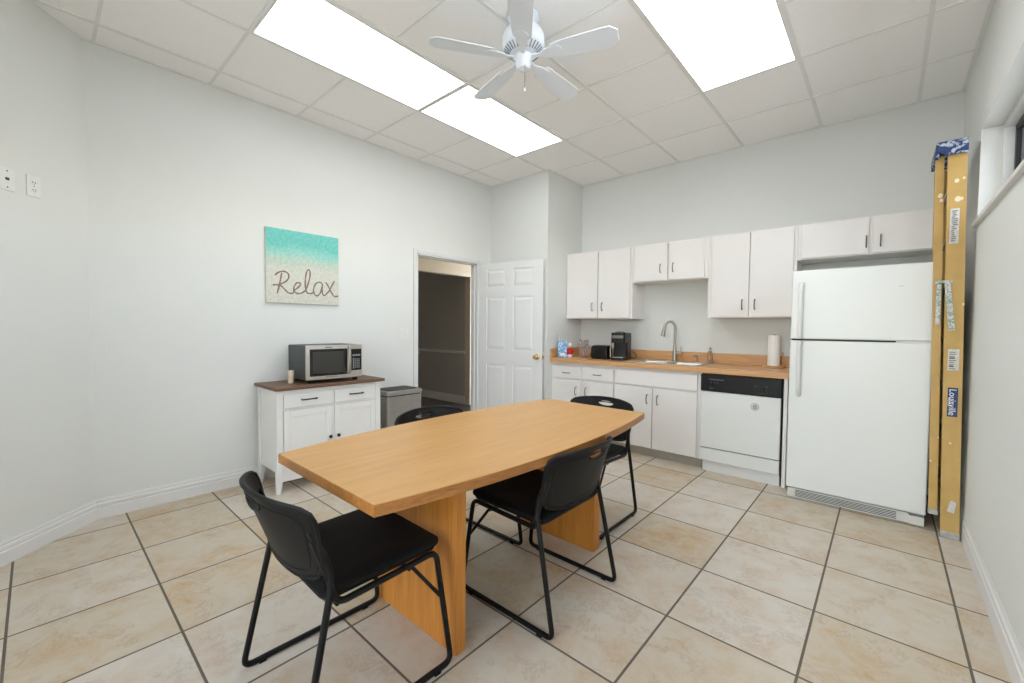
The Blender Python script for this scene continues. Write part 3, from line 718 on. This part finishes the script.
for x, z, r in ((-.030, 2.16, .010), (-.022, 2.05, .013), (-.095, 2.09, .011), (-.090, 2.06, .008), (.0, 2.17, .006), (-.005, 2.05, .007), (.02, 1.42, .006), (-.01, .58, .005), (-.06, .6, .004), (-.09, .45, .005)):
    fr_ = x < -.055
    yy = (.022 if fr_ else -.008)+SH.y*z
    n_ = 9; s.loft([[(x+r*random.uniform(.7, 1.2)*math.cos(2*PI*i/n_), yy-d, z+r*1.3*math.sin(2*PI*i/n_)) for i in range(n_)] for d in (0, .0015)])
s.build('paint_splash', 'paintspot', ld)

# ------------------------------------------------------------------ sideboard, microwave, cup, bin, picture
sb = tag(empty('sideboard', (.035, 1.16, 0)), 'white sideboard with a brown wood top, two drawers and two doors', 'sideboard')
SL, SD, ST = .85, .405, .775           # length along y, depth along x, body height
B().prism([(-.010, -.020), (SD+.030, -.020), (SD+.030, SL+.028), (-.010, SL+.028)], ST, ST+.024).build('tabletop', 'walnut', sb, bevel=.004)
bd = B().box(.01, SD-.012, .045, SL-.045, .15, ST-.001)
bd.box(.045, SD-.045, .012, .045, .15, ST-.001).box(.045, SD-.045, SL-.045, SL-.012, .15, ST-.001)
bd.build('cabinet_body', 'sidewhite', sb)
for x0, x1, y0, y1 in ((0, .045, 0, .045), (0, .045, SL-.045, SL), (SD-.045, SD, 0, .045), (SD-.045, SD, SL-.045, SL)):
    ix = .012 if x0 == 0 else -.012; iy = .014 if y0 == 0 else -.014
    cx0, cx1, cy0, cy1 = x0, x1, y0, y1
    full = [(x0, y0), (x1, y0), (x1, y1), (x0, y1)]
    bx0, bx1 = (x0, x1-.012) if x0 == 0 else (x0+.012, x1)
    by0, by1 = (y0, y1-.022) if y0 == 0 else (y0+.022, y1)
    foot = [(bx0, by0), (bx1, by0), (bx1, by1), (bx0, by1)]
    B().loft([[(x, y, 0) for x, y in foot], [(x, y, .12) for x, y in full], [(x, y, ST-.001) for x, y in full]]).build('leg', 'sidewhite', sb, bevel=.002)
B().box(SD-.030, SD-.010, .045, SL-.045, .085, .155).build('apron', 'sidewhite', sb)
ym = SL/2
B().box(SD-.014, SD-.002, .045, SL-.045, ST-.03, ST-.001).box(SD-.014, SD-.002, ym-.008, ym+.008, .15, ST-.03).box(SD-.014, SD-.002, .045, SL-.045, .622, .634).build('face_frame', 'sidewhite', sb)
for y0, y1 in ((.049, ym-.011), (ym+.011, SL-.049)):
    dwr = B().box(SD-.006, SD+.004, y0, y1, .638, ST-.034).build('drawer', 'sidewhite', sb, bevel=.002)
    yc = (y0+y1)/2
    B().tube(fillet([(SD+.004, yc-.055, .693), (SD+.03, yc-.055, .693), (SD+.03, yc+.055, .693), (SD+.004, yc+.055, .693)], .006, 3), .0055, 8).build('handle', 'bronze', dwr, smooth=True)
for i, (y0, y1) in enumerate(((.049, ym-.011), (ym+.011, SL-.049))):
    z0, z1 = .16, .618
    dd_ = B().box(SD-.010, SD-.003, y0, y1, z0, z1)
    for a, c_, e_, g_ in ((y0, y0+.045, z0, z1), (y1-.045, y1, z0, z1), (y0+.045, y1-.045, z0, z0+.05), (y0+.045, y1-.045, z1-.05, z1)):
        dd_.box(SD-.004, SD+.004, a, c_, e_, g_)
    dr_ = dd_.build('door', 'sidewhite', sb, bevel=.0015)
    yk = y1-.022 if i == 0 else y0+.022
    B().lathe([(.006, 0), (.005, .012), (.013, .018), (.014, .026), (.009, .031), (0, .032)], (SD+.003, yk, .37), 16, Matrix.Rotation(PI/2, 4, 'Y')).build('knob', 'bronze', dr_, smooth=True)
ZS = ST+.024
mw = tag(empty('microwave', (.05, 1.39, ZS)), 'stainless and black microwave oven on the sideboard', 'microwave')
md, ml_, mh = .36, .465, .30
B().box(0, md-.02, 0, ml_, .026, mh).build('microwave_shell', 'mwbody', mw, bevel=.006)
def bowfront(y0, y1, z0, z1, inset=0., thick=.02, n=8):
    """front slightly bowed along y"""
    s = B(); rings = []
    for k in range(n+1):
        y = y0+(y1-y0)*k/n; u = (y/ml_)*2-1; x = md-.005+.016*(1-u*u)-inset
        rings.append([(x-thick, y, z0), (x, y, z0), (x, y, z1), (x-thick, y, z1)])
    return s.loft(rings)
fd = bowfront(.0, .352, .030, mh+.002).build('door', 'steel', mw)
bowfront(.024, .326, .058, mh-.028, -.0015, .01).build('door_window', 'mwglass', fd)
bowfront(.046, .288, .078, mh-.048, -.0022, .01).build('window_mesh', 'ovenmesh', fd)
bowfront(.14, .20, .282, .288, -.0015, .01).build('badge', 'ink', fd)
bowfront(.14, .24, .046, .050, -.0015, .01).build('badge', 'ink', fd)
B().tube(fillet([(md, .338, .285), (md+.035, .336, .272), (md+.045, .334, .17), (md+.035, .336, .075), (md, .338, .062)], .03, 5), .0095, 10).build('handle', 'nickel', fd, smooth=True)
cpn = bowfront(.354, ml_, .030, mh+.002).build('control_panel', 'steel', mw)
bowfront(.362, ml_-.006, .085, mh-.035, -.0015, .01).build('keypad', 'blkpanel', cpn)
s = bowfront(.372, ml_-.018, .205, .22, -.0025, .008)
s2 = bowfront(.376, .388, .10, .19, -.0025, .008); 
s.build('display', 'lcd', cpn); s2.build('button_strip', 'lcd', cpn)
s = B()
for r_ in range(6):
    for c_ in range(3):
        s.box(md+.004, md+.0085, .394+c_*.016, .404+c_*.016, .105+r_*.014, .113+r_*.014)
s.build('button_block', 'lcd', cpn)
for x_ in (.03, md-.06):
    for y_ in (.03, ml_-.06): B().box(x_, x_+.03, y_, y_+.03, 0, .027).build('foot', 'blk', mw)
cu = tag(empty('paper_cup', (.235, 1.338, ZS)), 'small beige cup standing at the left front of the microwave', 'cup')
B().lathe([(.020, 0), (.021, .002), (.0235, .094), (.0245, .096), (.0245, .10), (.023, .10), (.0225, .094), (.019, .004), (0, .004)], seg=24).build('cup_body', 'card', cu, smooth=True)
B().lathe([(.0222, .06), (.0236, .061), (.0242, .075), (.0226, .076)], seg=24).build('cup_band', 'paintspot', cu, smooth=True)

bn = tag(empty('waste_bin', (.205, 2.335, 0)), 'rectangular stainless steel waste bin to the right of the sideboard', 'waste bin')
B().prism(rrect(-.145, .145, -.195, .195, .035), .012, .598).build('bin_body', 'bin', bn, smooth=True)
B().prism(rrect(-.140, .140, -.190, .190, .035), 0, .013).build('bin_base', 'blk', bn)
B().prism(rrect(-.150, .150, -.200, .200, .038), .606, .648).build('lid_rim', 'bin', bn, bevel=.006, smooth=True)
B().prism(rrect(-.143, .143, -.193, .193, .035), .597, .607).build('rim_gap', 'blk', bn)
B().prism(rrect(-.115, .115, -.165, .165, .03), .648, .653).build('shaded_opening', 'mesh', bn, bevel=.002)  # dark sheet painted in for the shaded interior of the open top

pc = tag(empty('beach_canvas', (0, 1.537, 1.747)), 'square canvas print of turquoise surf on sand reading Relax', 'picture')
PW, PH = .302, .306
B().box(.001, .022, -PW, PW, -PH, PH).build('canvas', 'canvas', pc, bevel=.003)
B().box(.0218, .0232, -PW+.002, PW-.002, -PH+.002, PH-.002).build('printed_face', 'print', pc)
strokes = [
 [(198, 395), (190, 440), (178, 500), (165, 552)],
 [(135, 490), (150, 485), (172, 488), (190, 483)],
 [(150, 415), (175, 392), (215, 385), (243, 402), (246, 435), (225, 462), (190, 480), (178, 484), (200, 500), (225, 530), (250, 550), (278, 552)],
 [(278, 552), (290, 528), (318, 505), (334, 485), (322, 470), (300, 478), (284, 510), (290, 542), (318, 554), (352, 545), (378, 520)],
 [(378, 520), (395, 470), (408, 410), (403, 378), (388, 378), (376, 410), (370, 470), (374, 525), (390, 552), (420, 552), (436, 540)],
 [(503, 480), (478, 468), (450, 482), (434, 520), (440, 558), (462, 572), (488, 548), (502, 500), (506, 482), (502, 530), (508, 562), (524, 572)],
 [(530, 468), (552, 500), (578, 548), (602, 578), (636, 576)],
 [(604, 462), (580, 500), (556, 540), (522, 572)]]
s = B()
for st in strokes:
    pts = []
    for cx, cy in st:
        u = (cx-88)/552; top = 45+90*u; bot = 620+30*u; v = (cy-top)/(bot-top)
        pts.append(Vector((.0235, -PW+2*PW*u, PH-2*PH*v)))
    sm = []
    for i in range(len(pts)-1):
        p0, p1, p2, p3 = pts[max(i-1, 0)], pts[i], pts[i+1], pts[min(i+2, len(pts)-1)]
        for k in range(5):
            t = k/5; sm.append(.5*((2*p1)+(p2-p0)*t+(2*p0-5*p1+4*p2-p3)*t*t+(3*p1-p0-3*p2+p3)*t**3))
    sm.append(pts[-1]); 
    rr = [.0048+.0022*abs(math.sin(i*.45)) for i in range(len(sm))]
    for i in range(len(sm)): sm[i].x = .0230
    b0 = B(); b0.tube(sm, rr, 8)
    for v in b0.bm.verts: v.co.x = .0232+(v.co.x-.0230)*.25
    me = bpy.data.meshes.new('tmp'); b0.bm.to_mesh(me); s.bm.from_mesh(me); b0.bm.free(); bpy.data.meshes.remove(me)
s.build('lettering', 'script', pc, smooth=True)

# wall plates
def plate(name, loc, rz, label, cat, kind):
    """plate lies in local xz, faces local -y"""
    t = tag(empty(name, loc, rz), label, cat)
    w = .058 if kind == 'double' else .036
    B().box(-w, w, -.006, 0, -.058, .058).build('cover_plate', 'plate', t, bevel=.0025)
    if kind == 'double':
        for x in (-.024, .024): B().box(x-.016, x+.016, -.0085, -.0055, -.033, .033).build('rocker', 'plate', t, bevel=.001)
    if kind == 'outlet':
        for z in (-.021, .021):
            B().prism(rrect(-.016, .016, -.014, .014, .006), .0055, .0072, Matrix.Translation((0, 0, z)) @ Matrix.Rotation(PI/2, 4, 'X')).build('socket', 'plate', t)
            B().box(-.008, -.0055, -.0082, -.007, z-.004, z+.006).box(.0055, .008, -.0082, -.007, z-.004, z+.006).box(-.002, .002, -.0082, -.007, z-.011, z-.007).build('slot', 'slot', t)
        B().lathe([(.003, 0), (.003, .001), (0, .0015)], (0, -.006, 0), 10, kn).build('screw', 'pewter', t)
    if kind == 'jack':
        B().box(-.009, .009, -.008, -.0055, -.006, .008).build('jack', 'slot', t, bevel=.001)
        for z in (-.042, .042): B().lathe([(.004, 0), (.004, .001), (0, .0015)], (0, -.006, z), 10, kn).build('screw', 'pewter', t)
    return t
plate('light_switch', (0, 2.545, 1.185), PI/2, 'white double light switch plate beside the doorway', 'light switch', 'double')
plate('cable_jack', (.318, DC-.318, 2.008), math.radians(135), 'white wall plate with a small dark jack at the far left edge', 'wall plate', 'jack')
plate('power_outlet', (.226, DC-.226, 2.012), math.radians(135), 'white duplex outlet high on the angled wall', 'outlet', 'outlet')
plate('power_outlet', (XP, 4.10, 1.12), PI/2, 'white duplex outlet on the boxed-out wall above the pale blue box', 'outlet', 'outlet')

# ------------------------------------------------------------------ conference table
tb = tag(empty('conference_table', (2.31, 1.555, 0)), 'oak boat-shaped conference table in the middle of the room', 'table')
hl_, he, hm = .915, .364, .455
def outline(k=0.):
    p = []
    n = 20
    for i in range(n+1):
        t = -1+2*i/n; p.append((he+(hm-he)*(1-t*t)+k, t*(hl_+k)))
    for i in range(n+1):
        t = 1-2*i/n; p.append((-(he+(hm-he)*(1-t*t)+k), t*(hl_+k)))
    return p
B().prism(outline(0), .703, .7385).build('table_edge', 'oakedge', tb)
B().prism(outline(-.001), .7385, .7402).build('tabletop', 'oak', tb)
for y0, y1 in ((-.517, -.467), (.495, .560)):
    B().box(-.280, .268, y0, y1, 0, .702).build('leg', 'oakleg', tb, bevel=.002)

# ------------------------------------------------------------------ chairs (sled base)
def make_chair():
    t = empty('stacking_chair', (0, 0, 0))
    def ybk(u, z): return .096-.25*(z-.53) - (.060+.030*(z-.5)/.25)*(1-abs(u/.255)**2.3)
    # backrest: radial grid from the hand hole out to the rim
    hc = (0, .716); hu, hz = .062, .021
    top = []
    for k in range(13):
        u = -.222+.444*k/12; top.append((u, .736+.018*(1-(u/.222)**2)))
    out = [Vector((x, z, 0)) for x, z in [(0, .486), (.13, .488), (.212, .505), (.240, .56), (.250, .68), (.248, .722)] + top[::-1] + [(-.248, .722), (-.250, .68), (-.240, .56), (-.212, .505), (-.13, .488), (0, .486)]]
    dense = []
    for a, b_ in zip(out[:-1], out[1:]):
        n_ = max(1, int((b_-a).length/.012))
        for k in range(n_): dense.append(a.lerp(b_, k/n_))
    for _ in range(3): dense = [(dense[i-1]+dense[i]*2+dense[(i+1) % len(dense)])/4 for i in range(len(dense))]
    nn = len(dense); K = 12
    bm = bmesh.new(); rings = []
    for k in range(K+1):
        f = k/K; ring = []
        for p in dense:
            a = math.atan2((p.y-hc[1])/hz*hu, p.x); 
            d = Vector((p.x-hc[0], p.y-hc[1])); a = math.atan2(d.y, d.x)
            h_ = Vector((hc[0]+hu*math.cos(a), hc[1]+hz*math.sin(a)))
            x = h_.x*(1-f)+p.x*f; z = h_.y*(1-f)+p.y*f
            ring.append(bm.verts.new((x, ybk(x, z), z)))
        rings.append(ring)
    for a, b_ in zip(rings[:-1], rings[1:]):
        for i in range(nn):
            j = (i+1) % nn; bm.faces.new([a[i], a[j], b_[j], b_[i]])
    bmesh.ops.recalc_face_normals(bm, faces=bm.faces)
    me = bpy.data.meshes.new('backrest'); bm.to_mesh(me); bm.free(); me.materials.append(M['shell'])
    for p in me.polygons: p.use_smooth = True
    bk = bpy.data.objects.new('backrest', me); C.objects.link(bk); bk.parent = t
    d = bk.modifiers.new('thickness', 'SOLIDIFY'); d.thickness = .008; d.offset = 0
    s = B().torus([(p.x, ybk(p.x, p.y), p.y) for p in dense[::2]], .008, 8)
    s.torus([(p.x*.86, ybk(p.x*.86, .60+(p.y-.60)*.80)-.0035, .60+(p.y-.60)*.80) for p in dense[::2]], .0035, 6)
    s.torus([(hc[0]+(hu+.002)*math.cos(2*PI*k/28), ybk(hu*math.cos(2*PI*k/28), hc[1]), hc[1]+(hz+.002)*math.sin(2*PI*k/28)) for k in range(28)], .006, 8)
    s.build('backrest_rim', 'shell', bk, smooth=True)
    # padded seat, slightly dished, on a moulded pan
    def seat_ring(ins, zf):
        return [(x, y, zf+.012*((y-.29)/.22)**2*(1 if y > .29 else .3)) for x, y in rrect(-.234+ins, .234-ins, .075+ins, .520-ins, .035, 6)]
    st = B().loft([seat_ring(.012, .440), seat_ring(.0, .446), seat_ring(.0, .456), seat_ring(.010, .465), seat_ring(.03, .468), seat_ring(.09, .467), seat_ring(.16, .462)])
    sobj = st.build('seat', 'vinyl', t, smooth=True)
    B().loft([seat_ring(.045, .424), seat_ring(.010, .430), seat_ring(.006, .4405)]).build('seat_pan', 'shell', sobj, smooth=True)
    r = .0108
    for sg in (-1, 1):
        X = lambda v: sg*v
        pts = fillet([(X(.226), .046, .665), (X(.244), .106, .520), (X(.262), .0, r), (X(.262), .540, r), (X(.240), .486, .438), (X(.236), .118, .419), (X(.238), .098, .50), (X(.226), .054, .635)],
                     [0, .06, .035, .035, .035, .035, .03, 0], 6)
        leg = B().tube(pts, r, 10)
        leg.tube([(X(.250), .506, .262), (X(.235), .380, .428)], .007, 8)
        leg.build('sled_leg', 'rod', t, smooth=True)
        for y_ in (.05, .46): B().box(X(.262)-.012, X(.262)+.012, y_, y_+.025, 0, .008).build('glide', 'blk', t)
    B().tube([(-.24, .12, .421), (.24, .12, .421)], .008, 8).tube([(-.246, .37, .424), (.246, .37, .424)], .008, 8).build('cross_bar', 'rod', t, smooth=True)
    return t
ch0 = make_chair()
gch = 'black stacking chairs around the table'
spots = [((2.314, .472, 0), math.radians(-1), 'black sled-base chair at the near end of the table, in the left foreground'),
         ((2.810, 1.607, 0), PI/2, 'black sled-base chair on the right long side of the table, its back turned to us'),
         ((2.268, 2.692, 0), PI, 'black sled-base chair at the far end of the table, facing the viewer'),
         ((1.700, 1.565, 0), -PI/2, 'black sled-base chair on the far side of the table, in front of the waste bin')]
for i, (loc, rz, lab) in enumerate(spots):
    c = ch0 if i == 0 else copy_tree(ch0)
    c.location = loc; c.rotation_euler = (0, 0, rz); tag(c, lab, 'chair', gch)

# ------------------------------------------------------------------ ceiling fan
FZ = 2.79
fn = tag(empty('ceiling_fan', (2.185, 1.865, H)), 'white five-blade ceiling fan with a pull chain', 'ceiling fan')
def fz(z): return z-H
B().lathe([(.085, fz(3.018)), (.09, fz(3.0)), (.07, fz(2.97)), (.065, fz(2.93))], seg=32).build('canopy', 'fan', fn, smooth=True)
B().lathe([(.065, fz(2.94)), (.105, fz(2.925)), (.118, fz(2.90)), (.12, fz(2.86)), (.112, fz(2.835)), (.07, fz(2.80)), (.055, fz(2.795))], seg=36).build('motor_housing', 'fan', fn, smooth=True)
s = B()
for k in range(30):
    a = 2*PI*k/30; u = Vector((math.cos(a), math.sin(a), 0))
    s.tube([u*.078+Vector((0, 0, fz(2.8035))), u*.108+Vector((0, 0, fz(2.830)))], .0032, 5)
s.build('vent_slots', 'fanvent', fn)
B().lathe([(.050, fz(2.797)), (.052, fz(2.785)), (.044, fz(2.772)), (.040, fz(2.735)), (.036, fz(2.722)), (.018, fz(2.712)), (0, fz(2.710))], seg=28).build('switch_housing', 'fan', fn, smooth=True)
for k in range(5):
    a = math.radians(20+72*k)
    T = Matrix.Rotation(a, 4, 'Z') @ Matrix.Translation((0, 0, fz(FZ))) @ Matrix.Rotation(math.radians(-11), 4, 'X')
    poly = [(.165, -.046), (.20, -.054), (.44, -.066), (.492, -.064), (.527, -.034), (.527, .034), (.492, .064), (.44, .066), (.20, .054), (.165, .046)]
    bl = B().prism(poly, -.003, .003, T).build('blade', 'fan', fn, bevel=.0015)
    ar = B().prism([(.055, -.014), (.10, -.012), (.13, -.030), (.20, -.040), (.225, -.012), (.225, .012), (.20, .040), (.13, .030), (.10, .012), (.055, .014)], -.010, -.0032, T)
    ar.build('blade_bracket', 'fan', bl, bevel=.0015)
s = B().tube([(.030, -.020, fz(2.735)), (.033, -.024, fz(2.70)), (.033, -.024, fz(2.60))], .0016, 6)
s.build('pull_chain', 'pewter', fn)
B().lathe([(0, 0), (.004, -.002), (.0065, -.014), (.005, -.022), (0, -.024)], (.033, -.024, fz(2.60)), 12).build('chain_pull', 'fan', fn, smooth=True)

# ------------------------------------------------------------------ outdoors and light
struct(B().box(-20, 40, -25, 25, -.35, -.06).build('floor_outside', 'outside'), 'unseen ground outside the windows, kept pale to bounce daylight in', 'ground')
w = bpy.data.worlds.new('World'); bpy.context.scene.world = w; w.use_nodes = True
nt = w.node_tree; bg = nt.nodes['Background']
sky = nt.nodes.new('ShaderNodeTexSky'); sky.sky_type = 'HOSEK_WILKIE' if False else 'NISHITA'
sky.sun_elevation = math.radians(42); sky.sun_rotation = math.radians(250); sky.sun_disc = False; sky.sun_intensity = .4
hs_ = nt.nodes.new('ShaderNodeHueSaturation'); hs_.inputs['Saturation'].default_value = .38; nt.links.new(sky.outputs[0], hs_.inputs['Color']); nt.links.new(hs_.outputs[0], bg.inputs['Color']); bg.inputs['Strength'].default_value = 1.6

# ------------------------------------------------------------------ camera
cam = bpy.data.cameras.new('camera'); co = bpy.data.objects.new('camera', cam); C.objects.link(co)
cam.sensor_fit = 'HORIZONTAL'; cam.sensor_width = 36; cam.lens = 14.824; cam.clip_start = .02
yaw, pitch, roll = math.radians(-41.53), math.radians(-1.96), math.radians(.51)
fw = Vector((math.sin(yaw)*math.cos(pitch), math.cos(yaw)*math.cos(pitch), math.sin(pitch)))
rt = Vector((math.cos(yaw), -math.sin(yaw), 0)); up = rt.cross(fw)
R_ = rt*math.cos(roll)+up*math.sin(roll); U_ = -rt*math.sin(roll)+up*math.cos(roll)
m4 = Matrix((R_, U_, -fw)).transposed().to_4x4(); m4.translation = Vector((3.77, 0, 1.26)); co.matrix_world = m4
sc = bpy.context.scene; sc.camera = co
sc.view_settings.view_transform = 'Standard'; sc.view_settings.look = 'None'; sc.view_settings.gamma = 1; sc.view_settings.use_curve_mapping = False
sc.view_settings.exposure = 0.28
sc.cycles.max_bounces = 10; sc.cycles.diffuse_bounces = 6; sc.cycles.glossy_bounces = 4; sc.cycles.transmission_bounces = 8
try: sc.cycles.use_denoising = True; sc.cycles.denoiser = 'OPENIMAGEDENOISE'
except Exception: pass
sc.cycles.sample_clamp_indirect = 8
